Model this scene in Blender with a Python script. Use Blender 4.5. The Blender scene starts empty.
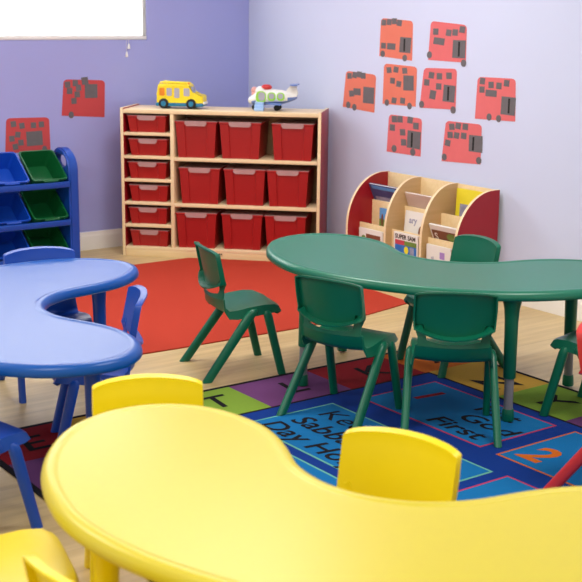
import bpy, bmesh, math, random
from mathutils import Vector, Matrix, Euler
random.seed(7)
PI = math.pi
C = bpy.context.scene.collection
SC = bpy.context.scene

# ------------------------------------------------------------------ materials
def new_mat(name):
    m = bpy.data.materials.new(name); m.use_nodes = True
    return m, m.node_tree.nodes, m.node_tree.links, m.node_tree.nodes['Principled BSDF']

def plain(name, col, rough=.5, spec=.5, noise=.04, scale=30, bump=0, bscale=200, coat=0):
    m, N, L, B = new_mat(name)
    tc = N.new('ShaderNodeTexCoord')
    nz = N.new('ShaderNodeTexNoise'); nz.inputs['Scale'].default_value = scale; nz.inputs['Detail'].default_value = 3
    L.new(tc.outputs['Object'], nz.inputs['Vector'])
    mx = N.new('ShaderNodeMix'); mx.data_type = 'RGBA'
    mx.inputs[6].default_value = (*[c*(1-noise) for c in col], 1)
    mx.inputs[7].default_value = (*[min(1, c*(1+noise)) for c in col], 1)
    L.new(nz.outputs['Fac'], mx.inputs[0]); L.new(mx.outputs[2], B.inputs['Base Color'])
    B.inputs['Roughness'].default_value = rough
    B.inputs['Specular IOR Level'].default_value = spec
    B.inputs['Coat Weight'].default_value = coat
    if bump:
        n2 = N.new('ShaderNodeTexNoise'); n2.inputs['Scale'].default_value = bscale; n2.inputs['Detail'].default_value = 2
        L.new(tc.outputs['Object'], n2.inputs['Vector'])
        bp = N.new('ShaderNodeBump'); bp.inputs['Strength'].default_value = bump; bp.inputs['Distance'].default_value = .002
        L.new(n2.outputs['Fac'], bp.inputs['Height']); L.new(bp.outputs['Normal'], B.inputs['Normal'])
    return m

def wood(name, a, b, rough=.4, scale=(2, 40, 40)):
    m, N, L, B = new_mat(name)
    tc = N.new('ShaderNodeTexCoord'); mp = N.new('ShaderNodeMapping'); mp.inputs['Scale'].default_value = scale
    L.new(tc.outputs['Object'], mp.inputs['Vector'])
    nz = N.new('ShaderNodeTexNoise'); nz.inputs['Scale'].default_value = 1.5; nz.inputs['Detail'].default_value = 5
    L.new(mp.outputs['Vector'], nz.inputs['Vector'])
    rp = N.new('ShaderNodeValToRGB'); rp.color_ramp.elements[0].position = .3; rp.color_ramp.elements[1].position = .7
    rp.color_ramp.elements[0].color = (*a, 1); rp.color_ramp.elements[1].color = (*b, 1)
    L.new(nz.outputs['Fac'], rp.inputs['Fac']); L.new(rp.outputs['Color'], B.inputs['Base Color'])
    B.inputs['Roughness'].default_value = rough
    return m

def floor_mat():
    m, N, L, B = new_mat('maple_floor')
    tc = N.new('ShaderNodeTexCoord')
    bk = N.new('ShaderNodeTexBrick'); bk.inputs['Scale'].default_value = 1
    bk.inputs['Brick Width'].default_value = 1.2; bk.inputs['Row Height'].default_value = .13
    bk.inputs['Mortar Size'].default_value = .0012; bk.inputs['Mortar Smooth'].default_value = .3
    bk.inputs['Color1'].default_value = (.59, .43, .195, 1); bk.inputs['Color2'].default_value = (.65, .49, .24, 1)
    bk.inputs['Mortar'].default_value = (.45, .31, .17, 1)
    L.new(tc.outputs['Object'], bk.inputs['Vector'])
    mp = N.new('ShaderNodeMapping'); mp.inputs['Scale'].default_value = (1.2, 14, 1)
    L.new(tc.outputs['Object'], mp.inputs['Vector'])
    nz = N.new('ShaderNodeTexNoise'); nz.inputs['Scale'].default_value = 2; nz.inputs['Detail'].default_value = 6
    L.new(mp.outputs['Vector'], nz.inputs['Vector'])
    rp = N.new('ShaderNodeValToRGB'); rp.color_ramp.elements[0].color = (.84, .82, .80, 1); rp.color_ramp.elements[1].color = (1.1, 1.1, 1.1, 1)
    rp.color_ramp.elements[0].position = .3; rp.color_ramp.elements[1].position = .7
    L.new(nz.outputs['Fac'], rp.inputs['Fac'])
    mx = N.new('ShaderNodeMix'); mx.data_type = 'RGBA'; mx.blend_type = 'MULTIPLY'; mx.inputs[0].default_value = 1
    L.new(bk.outputs['Color'], mx.inputs[6]); L.new(rp.outputs['Color'], mx.inputs[7]); L.new(mx.outputs[2], B.inputs['Base Color'])
    B.inputs['Roughness'].default_value = .38
    return m

def emit(name, col, s):
    m, N, L, B = new_mat(name)
    B.inputs['Base Color'].default_value = (*col, 1); B.inputs['Emission Color'].default_value = (*col, 1); B.inputs['Emission Strength'].default_value = s
    return m

def sheer(name, a):
    m, N, L, B = new_mat(name)
    out = N['Material Output']; N.remove(B)
    t = N.new('ShaderNodeBsdfTransparent'); d = N.new('ShaderNodeBsdfTranslucent'); mx = N.new('ShaderNodeMixShader')
    wv = N.new('ShaderNodeTexWave'); wv.inputs['Scale'].default_value = 60; tc = N.new('ShaderNodeTexCoord')
    L.new(tc.outputs['Object'], wv.inputs['Vector'])
    mr = N.new('ShaderNodeMapRange'); mr.inputs[3].default_value = a-.05; mr.inputs[4].default_value = a+.05
    L.new(wv.outputs['Fac'], mr.inputs[0]); L.new(mr.outputs[0], mx.inputs[0])
    L.new(t.outputs[0], mx.inputs[1]); L.new(d.outputs[0], mx.inputs[2]); L.new(mx.outputs[0], out.inputs['Surface'])
    return m

def clear_plastic(name, col, a):
    m, N, L, B = new_mat(name)
    B.inputs['Base Color'].default_value = (*col, 1); B.inputs['Roughness'].default_value = .25
    nz = N.new('ShaderNodeTexNoise'); nz.inputs['Scale'].default_value = 20
    mr = N.new('ShaderNodeMapRange'); mr.inputs[3].default_value = a-.05; mr.inputs[4].default_value = a+.05
    L.new(nz.outputs['Fac'], mr.inputs[0]); L.new(mr.outputs[0], B.inputs['Alpha'])
    return m

M = {
 'wall_back': plain('wall_paint_shaded', (.385, .41, .79), .7, .25, .02, 3, .05, 300),  # same paint as the right wall, weaker light put into a deeper colour
 'wall_right': plain('wall_paint_lit', (.620, .675, .885), .7, .25, .015, 3, .05, 300),  # same paint as the back wall, stronger light put into a paler colour
 'ceiling': plain('white_ceiling', (.8, .8, .8), .8, .2, .02),
 'white_trim': plain('white_trim_paint', (.90, .88, .82), .45, .4, .02),
 'white': plain('white_plastic', (.85, .85, .83), .35, .5, .01),
 'floor': floor_mat(),
 'birch': wood('birch_board', (.82, .61, .31), (.88, .68, .39), .4),
 'birch_edge': wood('birch_edge', (.86, .66, .38), (.90, .72, .45), .4),
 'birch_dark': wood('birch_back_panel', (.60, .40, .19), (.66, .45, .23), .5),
 'laminate_red': plain('dark_red_laminate', (.36, .010, .018), .35, .4, .05),
 'bin_red': plain('red_bin_plastic', (.37, .008, .009), .36, .5, .05),
 'lid': clear_plastic('clear_lid', (.72, .48, .47), .42),
 'rug_red': plain('red_carpet', (.48, .050, .027), .95, .1, .12, 150, .6, 500),
 'rug_blue': plain('rug_navy', (.005, .034, .22), .95, .1, .12, 150, .5, 500),
 'rug_light': plain('rug_sky_blue', (.007, .140, .37), .95, .1, .1, 150, .5, 500),
 'rug_black': plain('rug_black', (.010, .009, .012), .95, .1, .1, 150, .5, 500),
 'rug_green': plain('rug_lime', (.18, .30, .036), .95, .1, .12, 150, .5, 500),
 'rug_purple': plain('rug_purple', (.135, .045, .15), .95, .1, .12, 150, .5, 500),
 'rug_crimson': plain('rug_crimson', (.24, .010, .016), .95, .1, .12, 150, .5, 500),
 'rug_orange': plain('rug_orange', (.52, .12, .015), .95, .1, .12, 150, .5, 500),
 'rug_gold': plain('rug_gold', (.46, .27, .04), .95, .1, .12, 150, .5, 500),
 'rug_pink': plain('rug_pink_line', (.42, .04, .10), .95, .1, .1, 150, .5, 500),
 'rug_mint': plain('rug_mint_line', (.12, .38, .30), .95, .1, .1, 150, .5, 500),
 'green': plain('green_plastic', (.001, .130, .070), .34, .42, .03),
 'green_top': plain('green_table_plastic', (.004, .165, .095), .33, .58, .03),
 'blue': plain('blue_plastic', (.004, .065, .42), .36, .5, .03),
 'blue_top': plain('blue_table_plastic', (.001, .085, .40), .31, .40, .03),
 'yellow': plain('yellow_plastic', (.87, .68, .001), .36, .38, .02),
 'yellow_top': plain('yellow_table_plastic', (.63, .53, .030), .34, .55, .02),
 'red': plain('red_plastic', (.62, .03, .03), .36, .5, .03),
 'steel': plain('grey_steel', (.20, .20, .215), .32, .6, .04),
 'dark_rubber': plain('dark_rubber', (.02, .02, .02), .6, .3),
 'org_blue': plain('organizer_blue', (.004, .065, .42), .38, .5, .04),
 'bin_blue': plain('tub_blue', (.004, .070, .50), .35, .5, .04),
 'bin_green': plain('tub_green', (.003, .115, .030), .35, .5, .04),
 'bin_yellow': plain('tub_yellow', (.85, .55, .01), .35, .5, .04),
 'card_orange': plain('orange_red_card', (.76, .205, .14), .85, .2, .04, 20),
 'card_pink': plain('coral_red_card', (.74, .165, .172), .85, .2, .04, 20),
 'card_red': plain('red_card', (.58, .080, .085), .85, .2, .04, 20),
 'card_grey': plain('charcoal_card', (.155, .145, .155), .9, .2, .1, 40),
 'card_black': plain('black_card', (.02, .02, .02), .9, .2),
 'toy_yellow': plain('toy_yellow', (.92, .72, .02), .3, .5),
 'toy_blue': plain('toy_blue', (.01, .17, .33), .3, .5),
 'toy_skyblue': plain('toy_sky_blue', (.36, .55, .86), .3, .5),
 'toy_midblue': plain('toy_mid_blue', (.14, .24, .60), .3, .5),
 'toy_white': plain('toy_white', (.84, .85, .82), .3, .5),
 'toy_lime': plain('toy_lime', (.32, .68, .06), .3, .5),
 'toy_glass': plain('toy_window_grey', (.42, .42, .50), .2, .6),
 'toy_red': plain('toy_red', (.60, .03, .03), .3, .5),
 'toy_orange': plain('toy_orange', (.80, .25, .01), .3, .5),
 'toy_pink': plain('toy_pink', (.75, .38, .34), .4, .5),
 'paper': plain('white_paper', (.80, .77, .72), .7, .3, .03),
 'paper_tan': plain('pinkish_cover', (.62, .48, .40), .6, .3, .08, 12),
 'cover_navy': plain('navy_cover', (.06, .08, .22), .4, .5, .5, 14),
 'cover_yellow': plain('yellow_cover', (.85, .72, .03), .4, .5, .03),
 'cover_white': plain('white_cover', (.82, .80, .74), .5, .4, .03),
 'cover_green': plain('green_cover', (.16, .27, .05), .5, .4, .4, 18),
 'cover_sky': plain('sky_cover', (.12, .35, .72), .5, .4, .3, 10),
 'art_brown': plain('brown_print', (.20, .07, .035), .5, .4, .3, 25),
 'art_grey': plain('grey_print', (.30, .30, .42), .5, .4, .5, 30),
 'art_dark': plain('dark_print', (.03, .025, .02), .5, .4),
 'art_pink': plain('crimson_print', (.55, .06, .09), .5, .4),
 'art_orange': plain('orange_print', (.85, .35, .05), .5, .4),
 'art_purple': plain('purple_print', (.40, .25, .60), .5, .4),
 'art_blue': plain('blue_print', (.03, .16, .50), .5, .4),
 'pane': emit('daylight_pane', (1, 1, 1), 4.5),
 'blind': sheer('sheer_white_blind', .5),
}

# ------------------------------------------------------------------ mesh helpers
def finish(bm, angle=38):
    bmesh.ops.recalc_face_normals(bm, faces=bm.faces[:])
    for f in bm.faces: f.smooth = True
    for e in bm.edges:
        if len(e.link_faces) == 2:
            try:
                if e.calc_face_angle() > math.radians(angle): e.smooth = False
            except Exception: pass
        else: e.smooth = False

def obj(name, bm, mats, parent=None, loc=None, rot=None, angle=38, recalc=True):
    if recalc: finish(bm, angle)
    me = bpy.data.meshes.new(name); bm.to_mesh(me); bm.free()
    for m in (mats if isinstance(mats, (list, tuple)) else [mats]):
        me.materials.append(M[m] if isinstance(m, str) else m)
    o = bpy.data.objects.new(name, me); C.objects.link(o)
    if parent: o.parent = parent
    if loc: o.location = loc
    if rot: o.rotation_euler = rot
    return o

def thing(name, label, cat, loc=(0, 0, 0), rz=0, group=None, rot=None):
    o = bpy.data.objects.new(name, None); C.objects.link(o)
    o.empty_display_size = .05
    o.location = loc; o.rotation_euler = rot if rot else (0, 0, rz)
    o['label'] = label; o['category'] = cat
    if group: o['group'] = group
    return o

def tag(o, label, cat, group=None):
    o['label'] = label; o['category'] = cat
    if group: o['group'] = group
    return o

def struct(name, bm, m, parent=None):
    o = obj(name, bm, m, parent); o['kind'] = 'structure'
    return o

def copy_tree(o, parent=None):
    c = o.copy(); C.objects.link(c)
    if parent: c.parent = parent
    for ch in list(o.children): copy_tree(ch, c)
    return c

def place(first, protos, key, loc, rz, label, group=None):
    """first use moves the source thing itself, later uses copy it"""
    if key not in protos:
        protos[key] = first(); o = protos[key]
    else: o = copy_tree(protos[key])
    o.location = loc; o.rotation_euler = (0, 0, rz); o['label'] = label
    if group: o['group'] = group
    return o

def box(bm, x0, x1, y0, y1, z0, z1, bev=0, mi=0, seg=2):
    r = bmesh.ops.create_cube(bm, size=1)
    vs = r['verts']
    for v in vs:
        v.co = Vector((x0 + (v.co.x+.5)*(x1-x0), y0 + (v.co.y+.5)*(y1-y0), z0 + (v.co.z+.5)*(z1-z0)))
    fs = list({f for v in vs for f in v.link_faces})
    for f in fs: f.material_index = mi
    if bev:
        es = list({e for v in vs for e in v.link_edges})
        r = bmesh.ops.bevel(bm, geom=es, offset=bev, segments=seg, affect='EDGES', profile=.5)
        for f in r['faces']: f.material_index = mi
    return bm

def B(*a, **k):
    return box(bmesh.new(), *a, **k)

def loft(bm, rings, cap=True, closed=True, mi=0):
    vr = [[bm.verts.new(p) for p in r] for r in rings]
    n = len(vr[0]); fs = []
    for a, b in zip(vr[:-1], vr[1:]):
        for i in range(n if closed else n-1):
            j = (i+1) % n
            fs.append(bm.faces.new((a[i], a[j], b[j], b[i])))
    if cap:
        fs.append(bm.faces.new(vr[0][::-1])); fs.append(bm.faces.new(vr[-1]))
    for f in fs: f.material_index = mi
    return vr

def ring(c, rx, ry, n=14, e=2.6):
    out = []
    for i in range(n):
        a = 2*PI*i/n; ca, sa = math.cos(a), math.sin(a)
        out.append(Vector((c[0] + rx*math.copysign(abs(ca)**(2/e), ca), c[1] + ry*math.copysign(abs(sa)**(2/e), sa), c[2])))
    return out

def tube(bm, pts, r, n=10, mi=0):
    pts = [Vector(p) for p in pts]; rings = []
    up = Vector((0, 0, 1))
    for i, p in enumerate(pts):
        d = (pts[min(i+1, len(pts)-1)] - pts[max(i-1, 0)]).normalized()
        a = d.cross(up)
        if a.length < 1e-3: a = d.cross(Vector((1, 0, 0)))
        a.normalize(); b = d.cross(a)
        rr = r[i] if isinstance(r, (list, tuple)) else r
        rings.append([p + a*rr*math.cos(2*PI*k/n) + b*rr*math.sin(2*PI*k/n) for k in range(n)])
    loft(bm, rings, mi=mi); return bm

def prism(bm, poly, fn0, fn1, mi=0):
    """poly of 2-D points, fn0 / fn1 turn a point into the near / far 3-D point"""
    loft(bm, [[Vector(fn0(*p)) for p in poly], [Vector(fn1(*p)) for p in poly]], mi=mi); return bm

def sphere(bm, c, r, n=14, m=9, mi=0):
    c = Vector(c); r = Vector(r) if isinstance(r, (tuple, list)) else Vector((r, r, r))
    rings = []
    for i in range(1, m):
        t = PI*i/m
        rings.append([c + Vector((r.x*math.sin(t)*math.cos(2*PI*k/n), r.y*math.sin(t)*math.sin(2*PI*k/n), -r.z*math.cos(t))) for k in range(n)])
    loft(bm, rings, mi=mi); return bm

def disc_cyl(bm, c, axis, r, h, n=20, bev=.0, mi=0):
    """cylinder centred at c along axis 'x','y' or 'z'"""
    c = Vector(c); rs = []
    prof = [(-h/2, r-bev), (-h/2+bev, r), (h/2-bev, r), (h/2, r-bev)] if bev else [(-h/2, r), (h/2, r)]
    for t, q in prof:
        R = []
        for k in range(n):
            a = 2*PI*k/n; u, v = q*math.cos(a), q*math.sin(a)
            R.append(c + Vector({'x': (t, u, v), 'y': (u, t, v), 'z': (u, v, t)}[axis]))
        rs.append(R)
    loft(bm, rs, mi=mi); return bm

def rounded(x0, x1, y0, y1, r, n=5, corners=(1, 1, 1, 1)):
    """rounded rectangle, corners order: BL, BR, TR, TL"""
    out = []
    for k, (cx, cy, a0) in enumerate(((x0+r, y0+r, PI), (x1-r, y0+r, 1.5*PI), (x1-r, y1-r, 0), (x0+r, y1-r, .5*PI))):
        if corners[k]:
            for i in range(n+1):
                a = a0 + .5*PI*i/n; out.append((cx+r*math.cos(a), cy+r*math.sin(a)))
        else: out.append(((x0, y0), (x1, y0), (x1, y1), (x0, y1))[k])
    return out

def text_bm(bm, txt, size, to, h=.0006, mi=0, shear=0, bold=.0):
    """lettering: the default font turned into mesh, mapped by to(x, y, up) into space"""
    cu = bpy.data.curves.new('t', 'FONT'); cu.body = txt; cu.size = size; cu.shear = shear; cu.offset = bold
    cu.resolution_u = 3
    o = bpy.data.objects.new('t', cu); C.objects.link(o)
    bpy.context.view_layer.update()
    me = o.evaluated_get(bpy.context.evaluated_depsgraph_get()).to_mesh()
    vs = [v.co.copy() for v in me.vertices]; fs = [tuple(p.vertices) for p in me.polygons]
    o.evaluated_get(bpy.context.evaluated_depsgraph_get()).to_mesh_clear()
    bpy.data.objects.remove(o); bpy.data.curves.remove(cu)
    nv = [bm.verts.new(to(v.x, v.y, h)) for v in vs]
    for f in fs:
        try: bm.faces.new([nv[i] for i in f]).material_index = mi
        except ValueError: pass
    return bm

# ------------------------------------------------------------------ the room: corner at the origin, x along the back wall, y along the right wall
X0, Y0, ZC, WB = -7.5, -9.5, 2.65, .018
struct('floor', B(X0, .12, Y0, .12, -.08, 0), 'floor')
struct('ceiling', B(X0, .12, Y0, .12, ZC, ZC+.08), 'ceiling')
WX0, WX1, WZ0, WZ1 = -2.75, -.762, 1.312, 2.35
bm = bmesh.new()
box(bm, X0, WX0, WB, .12, 0, ZC); box(bm, WX1, .12, WB, .12, 0, ZC)
box(bm, WX0, WX1, WB, .12, 0, WZ0); box(bm, WX0, WX1, WB, .12, WZ1, ZC)
struct('wall_back', bm, 'wall_back')
struct('wall_right', B(WB, .12, Y0, WB, 0, ZC), 'wall_right')

def baseboard(name, along, a, b):
    prof = [(0, 0), (-.012, 0), (-.012, .075), (-.0105, .082), (-.0105, .088), (-.008, .092), (-.006, .104), (-.004, .116), (0, .116)]
    bm = bmesh.new()
    if along == 'x': prism(bm, prof, lambda d, z: (a, d+WB, z), lambda d, z: (b, d+WB, z))
    else: prism(bm, prof, lambda d, z: (d+WB, a, z), lambda d, z: (d+WB, b, z))
    struct(name, bm, 'white_trim')
baseboard('baseboard_back', 'x', X0, WB-.013)
baseboard('baseboard_right', 'y', Y0, WB)

# window in the back wall with its blind
bm = bmesh.new()
t = .03
box(bm, WX0, WX1, .03, .09, WZ0, WZ0+t, .003); box(bm, WX0, WX1, .03, .09, WZ1-t, WZ1, .003)
box(bm, WX0, WX0+t, .03, .09, WZ0, WZ1, .003); box(bm, WX1-t, WX1, .03, .09, WZ0, WZ1, .003)
win = struct('window_1', bm, 'white')
o = obj('pane', B(WX0+.02, WX1-.02, .065, .072, WZ0+.02, WZ1-.02), 'pane', win)
bl = thing('window_blind', 'white blind drawn down over the bright window', 'blind', (0, WB, 0))
bm = B(WX0+.004, WX1-.004, .010, .012, WZ0+.022, WZ1-.01)
obj('blind_fabric', bm, 'blind', bl)
bm = B(WX0+.004, WX1-.004, .002, .020, WZ0+.002, WZ0+.024, .003)
obj('bottom_rail', bm, 'white', bl)
for px_, z1, tz in ((-.916, 1.34, 1.240), (-.900, 1.34, 1.290)):
    bm = bmesh.new()
    tube(bm, [(px_, -.006, z1), (px_, -.006, tz)], .0012, 6)
    cd = obj('cord', bm, 'white', bl)
    bm = bmesh.new()
    disc = [(.003, 0), (.006, -.008), (.009, -.026), (.010, -.031), (.006, -.034)]
    loft(bm, [[Vector((px_ + r*math.cos(2*PI*k/12), -.008 + min(r, .007)*math.sin(2*PI*k/12), tz + z)) for k in range(12)] for r, z in disc])
    obj('tassel', bm, 'white', cd)

# ------------------------------------------------------------------ rugs
RT = .005
bm = bmesh.new()
cf = lambda x: -.269 - (x + 1.122) - .008           # the storage unit's front foot line
poly = [(-3.25, -.575), (-.826, -.575), (-.484, -.917), (-.437, -.98), (-.434, -1.85), (-.452, -2.205), (-.80, -2.283), (-1.3, -2.30), (-1.92, -2.287), (-2.6, -2.25), (-3.25, -2.22)]
prism(bm, poly, lambda x, y: (x, y, .0005), lambda x, y: (x, y, .006))
tag(obj('play_rug', bm, 'rug_red', angle=60), 'plain red rug on the wood floor in front of the cubby shelf unit', 'rug')

RX0, RX1, RY0, RY1 = -3.150, -.905, -5.35, -2.875
rug = thing('hopscotch_rug', 'navy rug with lettered coloured border squares and sky-blue writing panels', 'rug', (0, 0, 0))
mats = ['rug_blue', 'rug_black', 'rug_green', 'rug_purple', 'rug_crimson', 'rug_orange', 'rug_gold', 'rug_light', 'rug_pink', 'rug_mint']
bm = bmesh.new()
box(bm, RX0, RX1, RY0, RY1, .0005, RT, 0, 1)
def flat(x0, x1, y0, y1, z, mi):
    vs = [bm.verts.new((x, y, z)) for x, y in ((x0, y0), (x1, y0), (x1, y1), (x0, y1))]
    bm.faces.new(vs).material_index = mi
bw = .325; e = .022
flat(RX0+bw+e*.6, RX1-bw-e*.6, RY0+bw+e*.6, RY1-bw-e*.6, RT+.0004, 0)
xs = [RX1-e, -1.252, -1.655, -2.052, -2.45, -2.80, RX0+e]
for (a, b), c in zip(zip(xs[1:], xs[:-1]), (5, 4, 3, 2, 6, 4)):
    flat(a, b, RY1-bw, RY1-e, RT+.0004, c)
for (a, b), c in zip(zip(xs[1:], xs[:-1]), (5, 3, 2, 6, 4, 3)):
    flat(a, b, RY0+e, RY0+bw, RT+.0004, c)
ys = [RY1-bw, -3.60, -3.955, -4.33, -4.70, RY0+bw]
for (a, b), c in zip(zip(ys[1:], ys[:-1]), (6, 2, 3, 5, 4)):
    flat(RX1-bw, RX1-e, a, b, RT+.0004, c)
for (a, b), c in zip(zip(ys[1:], ys[:-1]), (3, 5, 6, 2, 3)):
    flat(RX0+e, RX0+bw, a, b, RT+.0004, c)
def panel(x0, x1, y0, y1, line):
    flat(x0, x1, y0, y1, RT+.0008, line)
    g = .009
    flat(x0+g, x1-g, y0+g, y1-g, RT+.0012, 7)
panel(-1.700, -1.300, -3.975, -3.312, 8)
panel(-2.243, -1.827, -4.165, -3.296, 9)
panel(-1.703, -1.291, -4.72, -4.053, 5)
panel(-2.235, -1.812, -4.95, -4.215, 8)
panel(-2.67, -2.29, -4.40, -3.296, 9)
for f in bm.faces: f.normal_update()
obj('rug_pile', bm, mats, rug, recalc=True)
def wr(txt, size, x, y, mi, rot=0, shear=.12, bold=.0):
    bm = bmesh.new()
    """write on the rug; rot 0 reads towards -y with the letter tops towards +x, rot 1 reads towards +x"""
    if rot == 0: to = lambda a, b, h: (x + b, y - a*(1.25 if mi == 1 and x > -1.7 else 1.12 if len(txt) > 1 else 1), RT + .0012 + h)
    else: to = lambda a, b, h: (x + a, y + b, RT + .0006 + h)
    text_bm(bm, txt, size, to, mi=0, shear=shear, bold=bold)
    obj('rug_lettering', bm, mats[mi], rug, recalc=False)
wr('Keep', .135, -1.962, -3.362, 1)
wr('Sabbath', .128, -2.088, -3.362, 1, bold=.002)
wr('Day Holy', .130, -2.210, -3.335, 1, bold=.002)
wr('Put', .120, -1.425, -3.655, 1, bold=.002)
wr('God', .120, -1.545, -3.685, 1, bold=.002)
wr('First', .120, -1.662, -3.640, 1, bold=.002)
wr('1', .20, -1.52, -3.385, 4, bold=.003)
wr('2', .21, -1.648, -4.09, 5, bold=.005)
for s, x, y, r in (('T', -2.26, -3.10, 1), ('L', -1.89, -3.11, 1), ('K', -1.50, -3.12, 1), ('A', -1.12, -3.12, 1), ('Z', -1.17, -3.38, 0), ('Y', -1.16, -3.68, 0), ('B', -1.16, -4.06, 0), ('S', -2.68, -3.12, 1), ('E', -3.03, -3.12, 1), ('F', -3.08, -3.45, 0)):
    wr(s, .20, x, y, 1, r, bold=.002)

# ------------------------------------------------------------------ chairs
LEGS = [(-1, 'r'), (1, 'r'), (-1, 'f'), (1, 'f')]
def chair(color):
    def make():
        root = thing('school_chair', 'x', 'chair')
        ts = [-1, -.92, -.75, -.5, -.25, 0, .25, .5, .75, .92, 1]
        # seat shell with a rolled front lip and turned-down sides
        rows = [(.156, .258, .108), (.168, .274, .118), (.162, .289, .127), (.142, .297, .135), (.09, .299, .139), (.03, .293, .139), (-.03, .282, .138), (-.064, .279, .135), (-.083, .297, .132), (-.088, .340, .129)]
        bm = bmesh.new(); g = []
        for i, (y, z, w) in enumerate(rows):
            r = []
            k = max(0, min(1, (i-5)/3)); d = (0, .001, .003, .006, .009, .010, .008, .005, .002, 0)[i]
            fl = (.004, .010, .020, .028, .034, .036, .032, .026, .014, .004)[i]
            for t in [-1.05] + ts + [1.05]:
                if abs(t) > 1: r.append(bm.verts.new((math.copysign(w+.005, t), y if i else y+.002, z-fl)))
                else: r.append(bm.verts.new((t*w, y - .028*k*(1-t*t) - .010*(t**6)*(1 if i < 4 else 0), z - d*(1-t*t))))
            g.append(r)
        for a, b in zip(g[:-1], g[1:]):
            for i in range(len(a)-1): bm.faces.new((a[i], a[i+1], b[i+1], b[i]))
        bmesh.ops.recalc_face_normals(bm, faces=bm.faces[:])
        bmesh.ops.solidify(bm, geom=bm.faces[:], thickness=.006)
        obj('seat', bm, color, root, angle=50)
        # backrest: panel with folded rim, two side posts, open slot above the seat
        zr = ['s0', 's1', 'p0', .415, .445, .475, .503, .525, 'top']
        bm = bmesh.new(); g = []
        for i, z in enumerate(zr):
            r = []
            for t in ts:
                q = 1-t*t
                if z == 's0': zz, ye, w = .334, -.089, .128
                elif z == 's1': zz, ye, w = .366 - .020*q, -.086, .128
                elif z == 'p0': zz, ye, w = .404 - .034*q, -.076, .141
                elif z == 'top': zz, ye, w =   .534 + .010*q - .006*t**8, -.105, .140 
                else: zz = z + .004*q; ye = -.078 - .030*(z-.40)/.145; w = .143
                r.append(bm.verts.new((t*w, ye - .030*q, zz)))
            g.append(r)
        for i in range(len(g)-1):
            for j in range(len(ts)-1):
                if i == 1 and abs((ts[j]+ts[j+1])/2) < .75: continue
                bm.faces.new((g[i][j], g[i][j+1], g[i+1][j+1], g[i+1][j]))
        # rim folded backwards around the panel
        loop = [g[2][j] for j in range(len(ts))] + [g[i][-1] for i in range(3, len(g))] + [g[-1][j] for j in range(len(ts)-2, -1, -1)] + [g[i][0] for i in range(len(g)-2, 2, -1)]
        off = []
        cx, cz = 0, .475
        for v in loop:
            d = Vector((v.co.x*.25, 0, v.co.z-cz)); d = d.normalized()*.004 if d.length else d
            low = v in g[2]
            off.append(bm.verts.new((v.co.x + d.x, v.co.y-(.034 if low else .022), v.co.z + (-.006 if low else d.z))))
        n = len(loop)
        for i in range(n):
            a, b = loop[i], loop[(i+1) % n]
            bm.faces.new((a, off[i], off[(i+1) % n], b))
        bmesh.ops.recalc_face_normals(bm, faces=bm.faces[:])
        bmesh.ops.solidify(bm, geom=bm.faces[:], thickness=.006)
        obj('backrest', bm, color, root, angle=50)
        for s, k in LEGS:
            bm = bmesh.new()
            if k == 'r': top, bot, ry, rx = Vector((s*.150, .038, .287)), Vector((s*.166, -.170, 0)), .0250, .0155
            else: top, bot, ry, rx = Vector((s*.144, .100, .276)), Vector((s*.152, .166, 0)), .0190, .0145
            rings = []
            for f in (0, .25, .5, .75, .93):
                c = bot.lerp(top, f); sc = .92 + .08*f
                rings.append(ring(c, rx*sc, ry*sc))
            c = bot.lerp(top, .985); rings.append(ring(c, rx*.85, ry*.85)); c = bot.lerp(top, 1.015); rings.append(ring(c, rx*.45, ry*.45))
            loft(bm, rings)
            obj('leg', bm, color, root, angle=50)
        return root
    return make

R = math.radians
PROT = {}
CH = [
 ('green', -1.878, -2.668, -15, 'green plastic chair standing clear of the table beside the red rug'),
 ('green', -1.860, -3.400, 18, 'green plastic chair tucked under the left end of the green table'),
 ('green', -1.654, -3.764, 49.5, 'green plastic chair seen from behind at the middle of the green table'),
 ('green', -1.062, -3.156, 174, 'green plastic chair behind the green table facing it, in front of the book display'),
 ('green', -1.068, -3.994, 103, 'green plastic chair cut off at the right end of the green table'),
 ('blue', -2.632, -2.464, 259, 'blue plastic chair behind the blue table, before the tub organizer'),
 ('blue', -2.770, -3.199, 156, 'blue plastic chair at the right side of the blue table, seen side-on'),
 ('blue', -3.446, -3.587, 12, 'blue plastic chair at left photo edge, only its seat tip and legs in view'),
 ('yellow', -3.165, -4.235, 243.4, 'yellow plastic chair at the far side of the yellow table next to the blue table'),
 ('yellow', -2.972, -4.90, 203, 'yellow plastic chair in the inner curve of the yellow table'),
 ('yellow', -3.682, -4.439, -14, 'yellow plastic chair in the bottom left corner showing its seat'),
 ('yellow', -3.651, -5.014, 10, 'nearest yellow plastic chair in the bottom left corner showing only its backrest edge'),
 ('red', -1.600, -4.520, -80, 'red plastic chair at the right photo edge by the number rug'),
]
for col, x, y, hd, lab in CH:
    place(chair(col), PROT, col, (x, y, .0078 if (RX0 < x < RX1 and y < RY1) else 0), R(hd-90), lab, f'{col} chairs' if col != 'red' else None)

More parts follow.
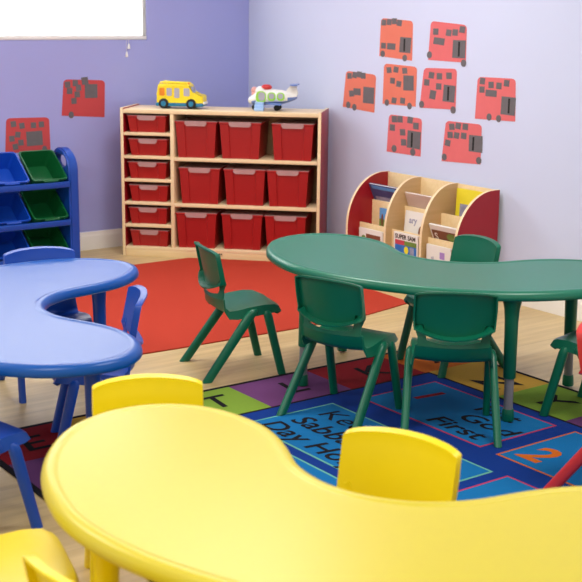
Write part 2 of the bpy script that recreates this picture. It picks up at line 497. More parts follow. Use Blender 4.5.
# ------------------------------------------------------------------ kidney tables
TZ = .505
half = [(.088, 0), (.094, .055), (.112, .115), (.170, .202), (.272, .286), (.355, .380), (.405, .500), (.413, .612), (.370, .716), (.275, .786), (.150, .806), (.020, .773), (-.120, .694), (-.235, .586), (-.330, .455), (-.390, .300), (-.418, .150), (-.425, 0)]
ctrl = half + [(x, -y) for x, y in half[-2:0:-1]]
def spline(P, n):
    out = []; N = len(P)
    for i in range(N):
        p0, p1, p2, p3 = (Vector(P[(i+k-1) % N]) for k in range(4))
        for j in range(n):
            t = j/n
            out.append(.5*((2*p1) + (p2-p0)*t + (2*p0-5*p1+4*p2-p3)*t*t + (3*p1-p0-3*p2+p3)*t**3))
    return out
CONT = spline(ctrl, 5)
for _ in range(3):
    CONT = [(CONT[i-1] + 2*CONT[i] + CONT[(i+1) % len(CONT)])/4 for i in range(len(CONT))]
area = sum(CONT[i].x*CONT[(i+1) % len(CONT)].y - CONT[(i+1) % len(CONT)].x*CONT[i].y for i in range(len(CONT)))
if area < 0: CONT = CONT[::-1]
NRM = []
for i in range(len(CONT)):
    d = (CONT[(i+1) % len(CONT)] - CONT[i-1]).normalized(); NRM.append(Vector((d.y, -d.x)))
def table(top_m, leg_m, inner, outer):
    def make():
        root = thing('kidney_table', 'x', 'table')
        prof = [(.10, -.024), (.05, -.025), (.012, -.037), (.004, -.036), (.0, -.032), (-.001, -.022), (.0015, -.012), (.007, -.0045), (.015, -.0008), (.024, 0), (.030, -.0006), (.034, -.0028), (.040, -.003), (.048, -.003)]
        bm = bmesh.new()
        rings = [[Vector((p.x - n.x*i, p.y - n.y*i, TZ + z)) for p, n in zip(CONT, NRM)] for i, z in prof]
        loft(bm, rings)
        obj('tabletop', bm, top_m, root, angle=50)
        for sx, sy in ((-.28, -outer), (-.28, outer), (inner[0], -inner[1]), (inner[0], inner[1])):
            t = Vector((sx*.985, sy*.985, 0)); d = Vector((sx, sy, 0)).normalized()*.012
            at = lambda z: (t.x + d.x*(1-z/TZ), t.y + d.y*(1-z/TZ), z)
            bm = bmesh.new()
            loft(bm, [ring(at(z), r, r, 18, 2) for z, r in ((.165, .022), (.168, .0235), (.38, .0255), (.43, .029), (.465, .037), (.480, .039))])
            leg = obj('leg', bm, leg_m, root, angle=50)
            bm = bmesh.new(); loft(bm, [ring(at(z), .0175, .0175, 18, 2) for z in (.03, .18)])
            obj('height_tube', bm, 'steel', leg)
            bm = bmesh.new(); loft(bm, [ring(at(z), r, r, 18, 2) for z, r in ((0, .0215), (.004, .0235), (.035, .022), (.046, .020))])
            obj('foot_cap', bm, leg_m, leg, angle=50)
        return root
    return make
for key, tm, lm, x, y, a, lab in (('green_table', 'green_top', 'green', -1.347, -3.316, 25.9, 'green kidney-shaped table with grey adjustable legs standing on the lettered rug'),
                                ('blue_table', 'blue_top', 'blue', -2.986, -3.008, -28.4, 'blue kidney-shaped table at the left, its inner curve open to the right'),
                                ('yellow_table', 'yellow_top', 'yellow', -3.149, -5.024, 26.6, 'large yellow kidney-shaped table in the foreground')):
    tb = place(table(tm, lm, (.20, .46) if tm == 'yellow_top' else (.262, .512), .41 if tm == 'yellow_top' else .431), PROT, key, (x, y, .0078 if key != 'blue_table' else 0), R(a), lab, 'kidney tables')
    if key == 'blue_table': tb.scale = (1, .965, 1)

# ------------------------------------------------------------------ cubby storage unit standing across the corner
CW, CD, CH_ = 1.236, .360, .909
CO = Vector((-1.122, -.269, 0)); CR = -PI/4
def cab(u, w, z): return CO + Vector((u*math.cos(CR) - w*math.sin(CR), u*math.sin(CR) + w*math.cos(CR), z))
cabr = thing('cubby_shelf_unit', 'birch and red cubby shelf unit standing across the room corner', 'shelf unit', tuple(CO), CR)
bt = .020; x1, x2 = .312, .334
for a, b in ((0, bt), (CW-bt, CW)):
    bm = B(a, b, 0, CD, 0, .917, .0025)
    for f in bm.faces:
        c = f.calc_center_median()
        f.material_index = 0 if abs(f.normal.x) > .9 else 1
    obj('side_panel', bm, ['laminate_red', 'birch_edge'], cabr)['label'] = 'red-faced side panel with a birch edge'
obj('top_panel', B(bt, CW-bt, .001, CD, .885, CH_, .002), 'birch_edge', cabr)
obj('divider', B(x1, x2, .002, CD-.012, .06, .885, .0015), 'birch_edge', cabr)
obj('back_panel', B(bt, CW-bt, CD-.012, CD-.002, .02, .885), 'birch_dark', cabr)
LZ = [.769, .627, .485, .343, .203]
for z in LZ: obj('shelf', B(bt, x1, .002, CD-.012, z-.018, z, .0015), 'birch_edge', cabr)
RZ = [.622, .340]
for z in RZ: obj('shelf', B(x2, CW-bt, .002, CD-.012, z-.020, z, .0015), 'birch_edge', cabr)
obj('bottom_shelf', B(bt, CW-bt, .002, CD-.012, .044, .062, .0015), 'birch_edge', cabr)
kb = obj('kick_board', B(bt, CW-bt, .004, .022, 0, .046, .001), 'birch', cabr)
bm = bmesh.new()
for i in range(5): box(bm, .598+i*.0075, .604+i*.0075, .0028, .0042, .030, .038)
for i in range(9): box(bm, .597+i*.0042, .600+i*.0042, .0028, .0042, .022, .026)
obj('maker_mark', bm, 'art_dark', kb)

def storage_bin(w, h, d, small):
    def make():
        root = thing('storage_bin', 'x', 'bin')
        bm = bmesh.new()
        wt, wb = w/2-.006, w/2-(.018 if small else .020); n = 1
        def rect(hw, y0, y1, z): return [Vector((-hw, y0, z)), Vector((hw, y0, z)), Vector((hw, y1, z)), Vector((-hw, y1, z))]
        # tub: outside down, inside up
        loft(bm, [rect(wb, .014, d-.014, 0), rect(wt, .004, d-.004, h-.008)], cap=False)
        fb = bm.faces.new([bm.verts.new(p) for p in rect(wb, .014, d-.014, 0)][::-1])
        loft(bm, [rect(wt-.003, .007, d-.007, h-.008), rect(wb-.003, .017, d-.017, .003)], cap=False)
        bm.faces.new([bm.verts.new(p) for p in rect(wb-.003, .017, d-.017, .003)])
        # corner pillars on the front face
        for s in (-1, 1):
            pw = w*.20
            loft(bm, [[Vector((s*(wb-a), .014-q, 0)) for a, q in ((-.0005, 0), (-.0005, .007), (pw*.9, .007), (pw*.95, 0))],
                      [Vector((s*(wt-a), .004-q, h-.010)) for a, q in ((-.0005, 0), (-.0005, .007), (pw, .007), (pw*1.05, 0))]])
        # rim
        for x_0, x_1, y_0, y_1 in ((-w/2, w/2, -.006, .006), (-w/2, w/2, d-.006, d+.002), (-w/2, -w/2+.010, -.006, d), (w/2-.010, w/2, -.006, d)):
            box(bm, x_0, x_1, y_0, y_1, h-.014, h-.002, .0015)
        obj('tub', bm, 'bin_red', root)
        bm = B(-w/2+.001, w/2-.001, -.005, d, h-.002, h+.001)
        fh = .030; fw = .058 if small else .068
        prism(bm, [(-fw, 0), (fw, 0), (fw, -fh*.55), (fw-.012, -fh), (-fw+.012, -fh), (-fw, -fh*.55)], lambda x, z: (x, -.0125, h+.001+z), lambda x, z: (x, -.0095, h+.001+z))
        box(bm, -fw, fw, -.0125, -.004, h-.001, h+.001)
        lid = obj('clear_lid', bm, 'lid', root); lid['label'] = 'clear lid with a front pull flap'
        return root
    return make
ords = ['top', 'second', 'third', 'fourth', 'fifth', 'bottom']
for i, z in enumerate([.769, .627, .485, .343, .203, .062]):
    place(storage_bin(.252, .103, .30, True), PROT, 'sbin', cab(.165 + (.004 if i % 2 else -.002), .02, z + .0006), CR,
          f'{"shallow red bin in the " + ords[i] + " slot of the narrow left column"}', 'shallow red bins in the left column')
for row, (z, us) in enumerate(((.622, (.468, .740, 1.062)), (.340, (.490, .770, 1.035)), (.062, (.467, .752, 1.024)))):
    for k, u in enumerate(us):
        place(storage_bin(.262, .222, .29, False), PROT, 'bbin', cab(u, (.022, .03, .018)[k] if row != 1 else .018, z + .0006), CR,
              f'deep red lidded bin on the {("top", "middle", "bottom")[row]} wide shelf, {("left", "centre", "right")[k]} of three', 'deep red bins on the wide shelves')

# ------------------------------------------------------------------ toys on the unit
def toy_root(name, lab, u, w):
    o = thing(name, lab, 'toy', tuple(cab(u, w, CH_ + .001)), CR); o.scale = (.99,)*3; return o
b = toy_root('toy_bus', 'yellow toy bus with blue wheels on top of the cubby unit', .345, .16)
prof = [(-.145, .028), (.142, .028), (.150, .034), (.150, .074), (.142, .084), (.078, .096), (.066, .142), (.058, .150), (-.125, .150), (-.136, .144), (-.143, .09)]
bm = bmesh.new(); prism(bm, prof, lambda x, z: (x, -.058, z), lambda x, z: (x, .058, z))
bmesh.ops.bevel(bm, geom=[e for e in bm.edges if abs((e.verts[0].co-e.verts[1].co).y) < 1e-5], offset=.008, segments=3, affect='EDGES')
body = obj('bus_body', bm, 'toy_yellow', b, angle=50)
obj('chassis', B(-.150, .150, -.060, .060, .014, .036, .006), 'toy_blue', b)
for sy in (-1, 1):
    for xx, mm in ((-.108, 'toy_orange'), (-.062, 'toy_glass'), (-.014, 'toy_glass'), (.048, 'toy_glass')):
        bm = bmesh.new(); w2 = .017 if xx != .048 else .019
        prism(bm, rounded(xx-w2, xx+w2, .078 if xx != -.014 else .066, .126, .008), lambda x, z: (x, sy*.0575, z), lambda x, z: (x, sy*.0592, z))
        obj('bus_window', bm, mm, b)
    for xx in (-.098, .076):
        bm = bmesh.new(); disc_cyl(bm, (xx, sy*.056, .031), 'y', .031, .022, 22, .004)
        wl = obj('wheel', bm, 'dark_rubber', b, angle=50)
        bm = bmesh.new(); disc_cyl(bm, (xx, sy*.0675, .031), 'y', .0165, .004, 18, .001)
        obj('hub', bm, 'toy_blue', wl)
    obj('headlight', disc_cyl(bmesh.new(), (.147, sy*.036, .062), 'x', .010, .006, 14, .001), 'toy_white', b)
bm = bmesh.new()
prism(bm, rounded(-.046, .046, .098, .134, .01), lambda y, z: (.0855 - (z-.092)*.33, y, z), lambda y, z: (.0875 - (z-.092)*.33, y, z))
obj('windscreen', bm, 'toy_glass', b)
bm = bmesh.new()
for sy in (-.045, .045): tube(bm, [(-.125, sy, .148), (-.115, sy, .161), (-.06, sy, .157), (.0, sy, .156), (.045, sy, .155), (.052, sy, .148)], .005, 8)
tube(bm, [(-.118, -.045, .160), (-.118, .045, .160)], .005, 8)
obj('roof_rail', bm, 'toy_yellow', b, angle=60)
for xx, mm in ((.034, 'toy_red'), (.054, 'toy_orange')):
    obj('roof_lamp', sphere(bmesh.new(), (xx, -.030, .152), (.008, .010, .010)), mm, b, angle=60)
obj('bumper', B(.144, .158, -.050, .050, .028, .044, .004), 'toy_white', b)

p = toy_root('toy_plane', 'white and blue toy aeroplane on top of the cubby unit', .912, .16)
secs = [(-.150, .058, .006, .008), (-.145, .059, .020, .017), (-.125, .064, .033, .029), (-.095, .074, .042, .041), (-.06, .080, .046, .048), (0, .082, .047, .048), (.06, .082, .044, .043), (.10, .082, .036, .033), (.135, .084, .022, .020), (.155, .086, .010, .010)]
bm = bmesh.new()
loft(bm, [[Vector((x, ry*math.cos(2*PI*k/20), zc + rz*math.sin(2*PI*k/20))) for k in range(20)] for x, zc, ry, rz in secs])
for f in bm.faces:
    c = f.calc_center_median()
    f.material_index = 1 if (c.z < .056 and c.x > -.12) or (c.x > .085 and c.z < .086) else 0
obj('fuselage', bm, ['toy_white', 'toy_midblue'], p, angle=60)
bm = bmesh.new(); sphere(bm, (-.072, 0, .112), (.038, .034, .034)); obj('cabin_hump', bm, 'toy_white', p, angle=60)
for sy in (-1, 1):
    for xx, w2, z0, z1 in ((-.062, .031, .048, .118), (.004, .025, .060, .112), (.060, .023, .062, .112)):
        bm = bmesh.new(); prism(bm, rounded(xx-w2, xx+w2, z0, z1, w2*.85, 6), lambda x, z: (x, sy*.040, z), lambda x, z: (x, sy*.0505, z))
        fr = obj('window_rim', bm, 'toy_lime', p, angle=50)
        bm = bmesh.new(); prism(bm, rounded(xx-w2*.68 + (.006 if xx < -.05 else 0), xx+w2*.68 + (.004 if xx < -.05 else 0), z0+.012, z1-.006, w2*.6, 6), lambda x, z: (x, sy*.046, z), lambda x, z: (x, sy*.0518, z))
        obj('window_pane', bm, 'toy_glass', fr, angle=50)
    bm = bmesh.new(); prism(bm, [(-.035, .046), (.055, .046), (.078, .150), (.040, .150)], lambda x, y: (x, sy*y*.78, .040), lambda x, y: (x, sy*y*.78, .048))
    obj('wing', bm, 'toy_midblue', p)
    disc = disc_cyl(bmesh.new(), (.035, sy*.034, .018), 'y', .0185, .018, 20, .003); obj('wheel', disc, 'dark_rubber', p, angle=50)
obj('wheel', disc_cyl(bmesh.new(), (-.108, 0, .018), 'y', .0185, .018, 20, .003), 'dark_rubber', p, angle=50)
obj('nose_strut', B(-.115, -.100, -.008, .008, .020, .050, .002), 'toy_midblue', p); obj('axle_strut', B(.028, .042, -.04, .04, .020, .048, .002), 'toy_midblue', p)
bm = bmesh.new(); prism(bm, [(.070, .104), (.140, .082), (.160, .100), (.150, .155), (.118, .158), (.098, .130)], lambda x, z: (x, -.014, z), lambda x, z: (x, .014, z))
bmesh.ops.bevel(bm, geom=bm.edges[:], offset=.004, segments=2, affect='EDGES'); obj('tail_fin', bm, 'toy_white', p, angle=50)
bm = bmesh.new(); prism(bm, [(.108, 0), (.122, .062), (.160, .062), (.154, 0), (.160, -.062), (.122, -.062)], lambda x, y: (x, y, .154), lambda x, y: (x, y, .161)); obj('tailplane', bm, 'toy_midblue', p)
bm = bmesh.new(); sphere(bm, (-.035, 0, .140), (.034, .030, .018)); obj('engine_cover', bm, 'toy_red', p, angle=60)
bm = bmesh.new(); sphere(bm, (-.112, 0, .120), (.020, .020, .022)); sphere(bm, (-.108, 0, .096), (.022, .022, .02)); obj('pilot_figure', bm, 'toy_pink', p, angle=60)
bm = bmesh.new(); box(bm, -.098, -.040, -.090, -.048, 0, .018, .003); box(bm, -.098, -.040, -.078, -.048, .016, .036, .003); box(bm, -.096, -.042, -.066, -.048, .034, .054, .003); obj('boarding_steps', bm, 'toy_skyblue', p)

# ------------------------------------------------------------------ book display against the right wall
bk = thing('book_display', 'low birch book display with curved red ends against the lavender wall', 'bookcase', (-.006, .006, 0))
def book_panel(ya, yb, mats, nm, dp):
    prof = [(0, 0)]
    prof += [(-dp, 0), (-dp, .30)]
    for i in range(1, 17):
        a = .5*PI*i/16; prof.append((-.045 - (dp-.045)*math.cos(a), .30 + .292*math.sin(a)))
    prof += [(0, .592)]
    bm = bmesh.new(); prism(bm, prof, lambda x, z: (x, ya, z), lambda x, z: (x, yb, z))
    for f in bm.faces: f.material_index = 0 if len(f.verts) > 4 else 1
    bm.normal_update()
    return obj(nm, bm, mats, bk, angle=30)
YP = [-1.492, -1.778, -2.076, -2.382]
pt = .017
for i, y in enumerate(YP):
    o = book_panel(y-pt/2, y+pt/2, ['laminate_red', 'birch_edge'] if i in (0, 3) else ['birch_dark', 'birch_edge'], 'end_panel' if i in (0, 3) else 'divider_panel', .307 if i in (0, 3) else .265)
    if i in (0, 3): o['label'] = 'curved dark red end panel with birch edge'
for a, b_ in zip(YP[:-1], YP[1:]):
    l, r = a-pt/2, b_+pt/2
    obj('back_board', B(-.012, -.001, r, l, .0, .590, .001), 'birch', bk)
    for xx, z1, z0 in ((-.115, .436, .10), (-.206, .312, .04), (-.262, .185, 0), (-.300, .06, 0)):
        obj('pocket_front', B(xx-.012, xx, r, l, z0, z1, .0015), 'birch', bk)
    obj('pocket_floor', B(-.20, -.012, r, l, .262, .272), 'birch', bk).location = (0, 0, -.0)
    obj('pocket_floor', B(-.255, -.212, r, l, .12, .13), 'birch', bk)

def book(lab, x, yc, z, w, h, tilt, cover, arts=(), yaw=0, t=.012):
    root = thing('picture_book', lab, 'book', (x-.008, yc+.012, z), rot=(R(tilt), 0, R(-90+yaw)), group='picture books on the display')
    obj('pages', B(-w/2+.002, w/2-.002, -t+.0022, -.0022, .002, h-.002), 'paper', root)
    bm = B(-w/2, w/2, -t, -t+.002, 0, h); box(bm, -w/2, w/2, -.002, 0, 0, h); box(bm, -w/2, -w/2+.002, -t, 0, 0, h)
    cv = obj('cover', bm, cover, root)
    k = 0
    for kind, mat, *a in arts:
        k += 1; bm = bmesh.new(); y = -t-.0004*k
        if kind == 'r': box(bm, a[0]*w-w/2, a[1]*w-w/2, y, -t+.0005, a[2]*h, a[3]*h)
        elif kind == 'o': prism(bm, [(a[0]*w-w/2 + a[2]*w*math.cos(2*PI*i/14), a[1]*h + a[3]*h*math.sin(2*PI*i/14)) for i in range(14)], lambda X, Z: (X, y, Z), lambda X, Z: (X, -t+.0005, Z))
        else: text_bm(bm, a[0], a[3], lambda X, Z, q: (a[1]*w-w/2+X, y-.0003, a[2]*h+Z), bold=.0012)
        obj('cover_print', bm, mat, cv)
    return root
book('navy picture book leaning out of the top left pocket of the display', -.020, -1.632, .282, .245, .285, 27, 'cover_navy', [('r', 'art_grey', .1, .62, .62, .72), ('o', 'art_brown', .70, .66, .09, .06), ('r', 'cover_sky', .08, .92, .90, .97)])
book('narrow sky-blue book standing below the navy book in the left column', -.135, -1.632, .275, .062, .125, 0, 'cover_sky', [('r', 'cover_green', 0, 1, 0, .5), ('o', 'art_brown', .4, .45, .15, .3)])
book('cream and brown book in the lower left pocket', -.226, -1.640, .132, .21, .155, 2, 'cover_white', [('r', 'art_brown', .3, .9, .62, .82), ('o', 'cover_green', .2, .6, .1, .15)])
book('plain pinkish book leaning out of the top middle pocket', -.034, -1.925, .285, .235, .255, 23, 'paper_tan', [])
book('white book with grey scribbles in the second middle pocket', -.160, -1.925, .275, .17, .145, -5, 'cover_white', [('t', 'art_grey', 'ary', .22, .55, .05), ('o', 'art_brown', .80, .25, .10, .25)])
book('white book titled in black above red and blue squares, middle column', -.226, -1.940, .155, .20, .155, 2, 'cover_white', [('t', 'art_dark', 'SUPER SAM', .06, .78, .034), ('r', 'art_pink', .06, .45, .56, .73), ('r', 'cover_green', .45, .94, .56, .73), ('r', 'art_blue', .06, .94, .22, .56), ('o', 'cover_yellow', .53, .40, .09, .14), ('r', 'art_grey', .68, .85, .25, .53)])
book('green and white book at the bottom of the middle column', -.278, -1.940, .004, .21, .185, 1, 'cover_white', [('r', 'cover_green', 0, .62, .35, 1), ('r', 'art_dark', .75, 1, .3, .9)])
book('yellow book upright in the top right pocket', -.045, -2.225, .30, .200, .272, -2, 'cover_yellow', [('r', 'art_grey', .16, .9, .34, .70), ('r', 'art_brown', .2, .85, .3, .42)])
book('brown and white book leaning out of the second right pocket', -.172, -2.215, .280, .21, .125, 24, 'cover_white', [('r', 'art_brown', .05, .95, .1, .76), ('t', 'paper', 'S', .12, .28, .06), ('o', 'cover_green', .75, .5, .18, .2)])
book('white book with orange and purple spots, lower right pocket', -.226, -2.205, .132, .19, .150, 2, 'cover_white', [('r', 'art_purple', .55, .75, .55, .80), ('o', 'art_orange', .75, .25, .14, .18), ('t', 'art_grey', 'il', .2, .35, .05)])

# ------------------------------------------------------------------ tub organizer by the back wall
og = thing('tub_organizer', 'blue plastic organizer frame holding tilted tubs against the purple wall', 'organizer', (0, 0, 0))
def org_panel(xa, xb):
    yf, yb, zt = -.305, -.030, .685
    yc = (yf+yb)/2; rr = (yb-yf)/2; hz = .606; N = 40
    def outer(a):
        # ray from the hole centre to the arch outline
        dx, dz = math.cos(a), math.sin(a)
        for k in range(1, 800):
            s = k*.001; y, z = yc+dx*s, hz+dz*s
            zc = zt-rr
            if z <= 0 or (z < zc and abs(y-yc) > rr) or (z >= zc and math.hypot(y-yc, z-zc) > rr): break
        return (y, max(z, 0))
    A = [2*PI*i/N for i in range(N)]
    out = [outer(a) for a in A]
    corner = [(yf, 0), (yb, 0)]
    for c in corner:
        i = min(range(N), key=lambda i: math.hypot(out[i][0]-c[0], out[i][1]-c[1])); out[i] = c
    inn = [(yc + .090*math.cos(a), hz + .040*math.sin(a)) for a in A]
    bm = bmesh.new()
    vo0 = [bm.verts.new((xa, y, z)) for y, z in out]; vo1 = [bm.verts.new((xb, y, z)) for y, z in out]
    vi0 = [bm.verts.new((xa, y, z)) for y, z in inn]; vi1 = [bm.verts.new((xb, y, z)) for y, z in inn]
    for i in range(N):
        j = (i+1) % N
        bm.faces.new((vo0[i], vo0[j], vi0[j], vi0[i])); bm.faces.new((vo1[j], vo1[i], vi1[i], vi1[j]))
        bm.faces.new((vo0[j], vo0[i], vo1[i], vo1[j])); bm.faces.new((vi0[i], vi0[j], vi1[j], vi1[i]))
    bmesh.ops.recalc_face_normals(bm, faces=bm.faces[:])
    es = [e for e in bm.edges if len(e.link_faces) == 2 and e.calc_face_angle() > .9 and abs(e.verts[0].co.x-e.verts[1].co.x) < 1e-5]
    bmesh.ops.bevel(bm, geom=es, offset=.010, segments=3, affect='EDGES')
    return bm
OX1, OX0 = -1.425, -2.36
obj('side_panel', org_panel(OX1-.062, OX1), 'org_blue', og, angle=45)
obj('side_panel', org_panel(OX0, OX0+.062), 'org_blue', og, angle=45)
ROWZ = [0, -.229, -.437]
for dz in ROWZ:
    obj('rail', B(OX0+.062, OX1-.062, -.316, -.298, .462+dz, .498+dz, .006), 'org_blue', og)
    obj('rail', B(OX0+.062, OX1-.062, -.092, -.072, .492+dz, .520+dz, .006), 'org_blue', og)
def tub(mat):
    def make():
        root = thing('toy_tub', 'x', 'tub')
        inner = thing  # the tub leans forward: geometry is built already tilted
        a = R(37); Y, Z = -.300, .502
        def T(x, l, d): # l along the slope from the front lip, d depth below the rim
            return Vector((x, l*math.cos(a) + d*math.sin(a), l*math.sin(a) - d*math.cos(a)))
        W, Ln, D = .113, .258, .115
        def rr(w, l0, l1, d): return [T(x, y, d) for x, y in rounded(-w, w, l0, l1, .022, 4)]
        bm = bmesh.new()
        loft(bm, [rr(W-.006, .006, Ln-.006, 0), rr(W-.022, .030, Ln-.020, D)], cap=False)
        bm.faces.new([bm.verts.new(p) for p in rr(W-.022, .030, Ln-.020, D)])
        loft(bm, [rr(W-.009, .009, Ln-.009, 0), rr(W-.025, .033, Ln-.023, D-.003)], cap=False)
        bm.faces.new([bm.verts.new(p) for p in rr(W-.025, .033, Ln-.023, D-.003)])
        bmesh.ops.remove_doubles(bm, verts=bm.verts[:], dist=1e-5)
        obj('tub_body', bm, mat, root)
        bm = bmesh.new()
        loft(bm, [rr(W-.009, .009, Ln-.009, 0), rr(W-.009, .009, Ln-.009, -.003), rr(W-.001, .001, Ln-.001, -.003), rr(W, 0, Ln, 0), rr(W-.001, .001, Ln-.001, .009), rr(W-.006, .006, Ln-.006, .009)], cap=False)
        loft(bm, [[T(x, l, d) for l, d in ((.003, -.002), (-.009, .001), (-.009, .008), (.003, .008))] for x in (-.045, .045)])
        obj('tub_rim', bm, mat, root)
        return root
    return make
cols = [('bin_green', -1.607, 'green'), ('bin_blue', -1.848, 'blue'), ('bin_yellow', -2.089, 'yellow')]
for r_, dz in enumerate(ROWZ):
    for mk, x, cn in cols:
        place(tub(mk), PROT, 'tub'+cn, (x, -.306, .512+dz), 0, f'{cn} tilted tub in the {("top", "middle", "bottom")[r_]} row of the organizer', 'tilted tubs in the organizer')

# ------------------------------------------------------------------ paper buses on the walls
def poster(lab, wall, corners, zc, mat, squares, door, wheels, grp):
    """corners: TL, TR, BR, BL as (along wall, height); zc: the same four corners in drawing units; the rest in drawing units"""
    cx = sum(c[0] for c in corners)/4 + (.018 if wall == 'right' else .012); cz = sum(c[1] for c in corners)/4
    sgn = 1 if wall == 'back' else -1
    loc = (cx, WB-.0006, cz) if wall == 'back' else (WB-.0006, cx, cz)
    root = thing('paper_bus', lab, 'paper bus', loc, 0 if wall == 'back' else -PI/2, grp)
    P = [((c[0]-sum(k[0] for k in corners)/4)*sgn, c[1]-cz) for c in corners]
    def uv(x, y):
        u, v = .5, .5
        for _ in range(12):   # inverse bilinear in drawing units
            bx = [(1-v)*zc[0][k]+v*zc[3][k] for k in (0, 1)]; tx = [(1-v)*zc[1][k]+v*zc[2][k] for k in (0, 1)]
            u = (x-bx[0])/(tx[0]-bx[0])
            ty = [(1-u)*zc[0][k]+u*zc[1][k] for k in (0, 1)]; by = [(1-u)*zc[3][k]+u*zc[2][k] for k in (0, 1)]
            v = (y-ty[1])/(by[1]-ty[1])
        return u, v
    def at(u, v):
        return tuple((1-v)*((1-u)*P[0][k]+u*P[1][k]) + v*((1-u)*P[3][k]+u*P[2][k]) for k in (0, 1))
    poly = [at(u, 1-v) for u, v in rounded(0, 1, 0, 1, .10, 5, (0, 0, 1, 1))]
    bm = bmesh.new(); prism(bm, poly, lambda x, z: (x, 0, z), lambda x, z: (x, -.0012, z))
    obj('bus_sheet', bm, mat, root, angle=60)
    k = 0
    def patch(nm, x, y, w, h, rot, mm):
        nonlocal k; k += 1
        u, v = uv(x, y); c = at(u, v); sc = .285/((zc[1][0]-zc[0][0]) or 1); sz = .22/(zc[3][1]-zc[0][1])
        pts = [(-w/2, -h/2), (w/2, -h/2), (w/2, h/2), (-w/2, h/2)] if nm != 'paper_wheel' else [(w/2*math.cos(2*PI*i/16), h/2*math.sin(2*PI*i/16)) for i in range(16)]
        ca, sa = math.cos(rot), math.sin(rot)
        pts = [(c[0] + (a*ca-b*sa)*sc, c[1] + (a*sa+b*ca)*sz) for a, b in pts]
        bm = bmesh.new(); d = -.0014-.0002*(k % 5); prism(bm, pts, lambda x, z: (x, d+.0004, z), lambda x, z: (x, d-.0004, z))
        return obj(nm, bm, mm, root)
    for s in squares:
        x, y = s[:2]; w, h = s[2:4] if len(s) >= 4 else (28, 33)
        patch('paper_window', x, y, w, h, random.uniform(-.14, .14), 'card_grey')
    x, y, w, h = door[:4]
    patch('paper_door', x, y, w, h, random.uniform(-.05, .05), 'card_grey')
    if len(door) > 4: patch('door_strip', x+door[4], y, 9, h*.82, 0, 'card_black')
    for x, y in wheels: patch('paper_wheel', x, y, 27, 38, 0, 'card_grey')
GR = 'paper buses on the lavender wall'
poster('orange paper bus at the top left of the lavender wall group', 'right', [(-1.37, 1.467), (-1.647, 1.453), (-1.65, 1.233), (-1.362, 1.25)], [(235, 50), (425, 60), (420, 295), (225, 270)], 'card_orange',
       [(252, 76), (285, 72), (316, 66), (346, 75), (251, 210), (298, 213, 48, 36)], (381, 203, 64, 86, -5), [(247, 257), (378, 280)], GR)
poster('coral paper bus at the top right of the lavender wall group', 'right', [(-1.795, 1.455), (-2.077, 1.437), (-2.082, 1.239), (-1.783, 1.243)], [(110, 55), (300, 70), (298, 270), (95, 268)], 'card_pink',
       [(137, 112), (207, 115), (241, 112), (278, 95), (155, 163, 58, 36)], (262, 200, 66, 92, 0), [(103, 240), (287, 273)], GR)
poster('orange paper bus farthest left on the lavender wall', 'right', [(-1.057, 1.151), (-1.339, 1.14), (-1.331, .918), (-1.031, .933)], [(25, 358), (210, 388), (200, 590), (15, 565)], 'card_orange',
       [(48, 388), (80, 384), (108, 382), (133, 390), (65, 488, 30, 34), (98, 478, 44, 38)], (167, 497, 66, 90), [(48, 553), (85, 565)], GR)
poster('orange paper bus in the middle row left of centre with two lower windows', 'right', [(-1.408, 1.209), (-1.694, 1.201), (-1.693, .978), (-1.405, .976)], [(252, 312), (447, 322), (443, 555), (245, 530)], 'card_orange',
       [(283, 347), (325, 343), (377, 348), (305, 405), (342, 423), (315, 515), (367, 518)], (400, 417, 60, 84), [(272, 525), (408, 550)], GR)
poster('coral paper bus in the middle row with scattered tilted windows', 'right', [(-1.752, 1.198), (-2.016, 1.204), (-2.018, .984), (-1.727, .975)], [(65, 310), (250, 315), (245, 520), (52, 518)], 'card_pink',
       [(110, 348), (155, 353), (208, 350), (86, 385), (153, 405), (122, 448, 32, 46)], (210, 440, 60, 86, -4), [(63, 500), (233, 522)], GR)
poster('coral paper bus farthest right on the lavender wall', 'right', [(-2.177, 1.169), (-2.451, 1.172), (-2.463, .954), (-2.17, .947)], [(350, 358), (560, 370), (555, 585), (343, 575)], 'card_pink',
       [(378, 380), (427, 400), (470, 405), (512, 392), (377, 424), (428, 443, 60, 34)], (520, 507, 74, 92, 4), [(420, 565), (470, 572)], GR)
poster('coral paper bus in the bottom row above the book display top', 'right', [(-1.466, .919), (-1.751, .915), (-1.75, .7), (-1.454, .7)], [(48, 50), (220, 75), (215, 273), (35, 245)], 'card_pink',
       [(77, 76), (107, 77), (160, 82), (190, 113), (66, 120), (121, 145), (127, 198)], (180, 185, 68, 88, -10), [(76, 230), (175, 250)], GR)
poster('coral paper bus in the bottom row at right with six windows in two rows', 'right', [(-1.947, .919), (-2.224, .919), (-2.227, .706), (-1.924, .693)], [(345, 85), (535, 105), (530, 318), (325, 298)], 'card_pink',
       [(378, 117), (412, 113), (450, 117), (370, 160), (404, 163), (442, 165), (357, 202)], (505, 207, 68, 86, -12), [(340, 277), (522, 297)], GR)
poster('red paper bus on the purple wall left of the cubby unit', 'back', [(-1.363, 1.077), (-1.082, 1.065), (-1.091, .836), (-1.384, .857)], [(335, 50), (552, 55), (550, 250), (325, 245)], 'card_red',
       [(355, 78), (395, 70), (445, 58, 34, 40), (365, 112), (412, 95), (405, 130), (388, 165)], (478, 112, 66, 76), [(374, 240)], 'paper buses on the purple wall')
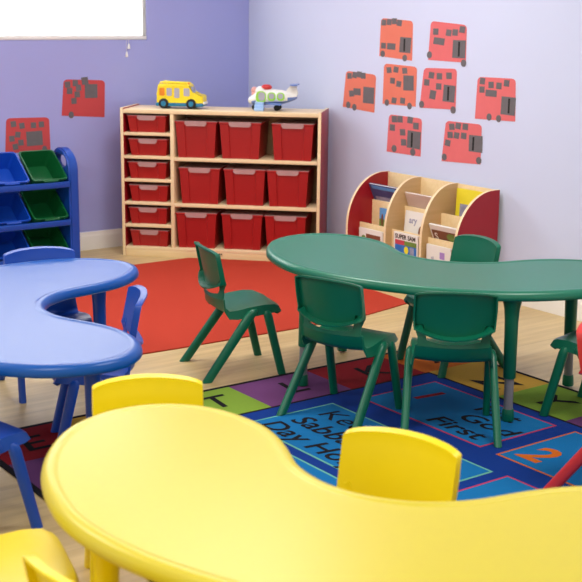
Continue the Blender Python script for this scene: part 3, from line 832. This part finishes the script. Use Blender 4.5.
poster('red paper bus on the purple wall behind the tub organizer', 'back', [(-1.745, .856), (-1.468, .851), (-1.466, .634), (-1.76, .651)], [(28, 255), (260, 250), (268, 460), (25, 460)], 'card_red',
       [(66, 290), (112, 300), (174, 297), (217, 292), (90, 353), (59, 377), (107, 400), (78, 425)], (180, 375, 86, 82), [(235, 438)], 'paper buses on the purple wall')

# ------------------------------------------------------------------ light
w = bpy.data.worlds.new('daylight'); SC.world = w; w.use_nodes = True
bg = w.node_tree.nodes['Background']; bg.inputs['Color'].default_value = (1, .985, .96, 1); bg.inputs['Strength'].default_value = .74
def area(name, loc, rot, sx, sy, power, col=(1, 1, 1)):
    l = bpy.data.lights.new(name, 'AREA'); l.shape = 'RECTANGLE'; l.size = sx; l.size_y = sy; l.energy = power; l.color = col
    o = bpy.data.objects.new(name, l); C.objects.link(o); o.location = loc; o.rotation_euler = rot
    return o
for i, (x, y) in enumerate(((-1.6, -2.2), (-1.6, -5.0), (-4.4, -2.2), (-4.4, -5.0))):
    area('ceiling_fill', (x, y, ZC-.03), (0, 0, 0), 1.2, .6, 34, (1, .97, .92))  # unseen area lights added under the ceiling for ambient light

# ------------------------------------------------------------------ camera
cam = bpy.data.cameras.new('camera'); co = bpy.data.objects.new('camera', cam); C.objects.link(co); SC.camera = co
yaw, pitch, roll = R(53.726), .2295, .012
f = Vector((math.cos(yaw)*math.cos(pitch), math.sin(yaw)*math.cos(pitch), -math.sin(pitch)))
r = Vector((math.sin(yaw), -math.cos(yaw), 0)); d = f.cross(r)
r2 = r*math.cos(roll) - d*math.sin(roll); d2 = r*math.sin(roll) + d*math.cos(roll)
m = Matrix(((r2.x, -d2.x, -f.x), (r2.y, -d2.y, -f.y), (r2.z, -d2.z, -f.z)))
co.matrix_world = Matrix.Translation((-4.5814, -6.7644, 1.4868)) @ m.to_4x4()
cam.sensor_width = 36; cam.lens = 1188.45/582*36; cam.clip_start = .05
cam.dof.use_dof = True; cam.dof.focus_distance = 5.0; cam.dof.aperture_fstop = 6.0
SC.view_settings.view_transform = 'Standard'; SC.view_settings.look = 'None'
SC.view_settings.gamma = 1; SC.view_settings.exposure = .22; SC.view_settings.use_curve_mapping = False
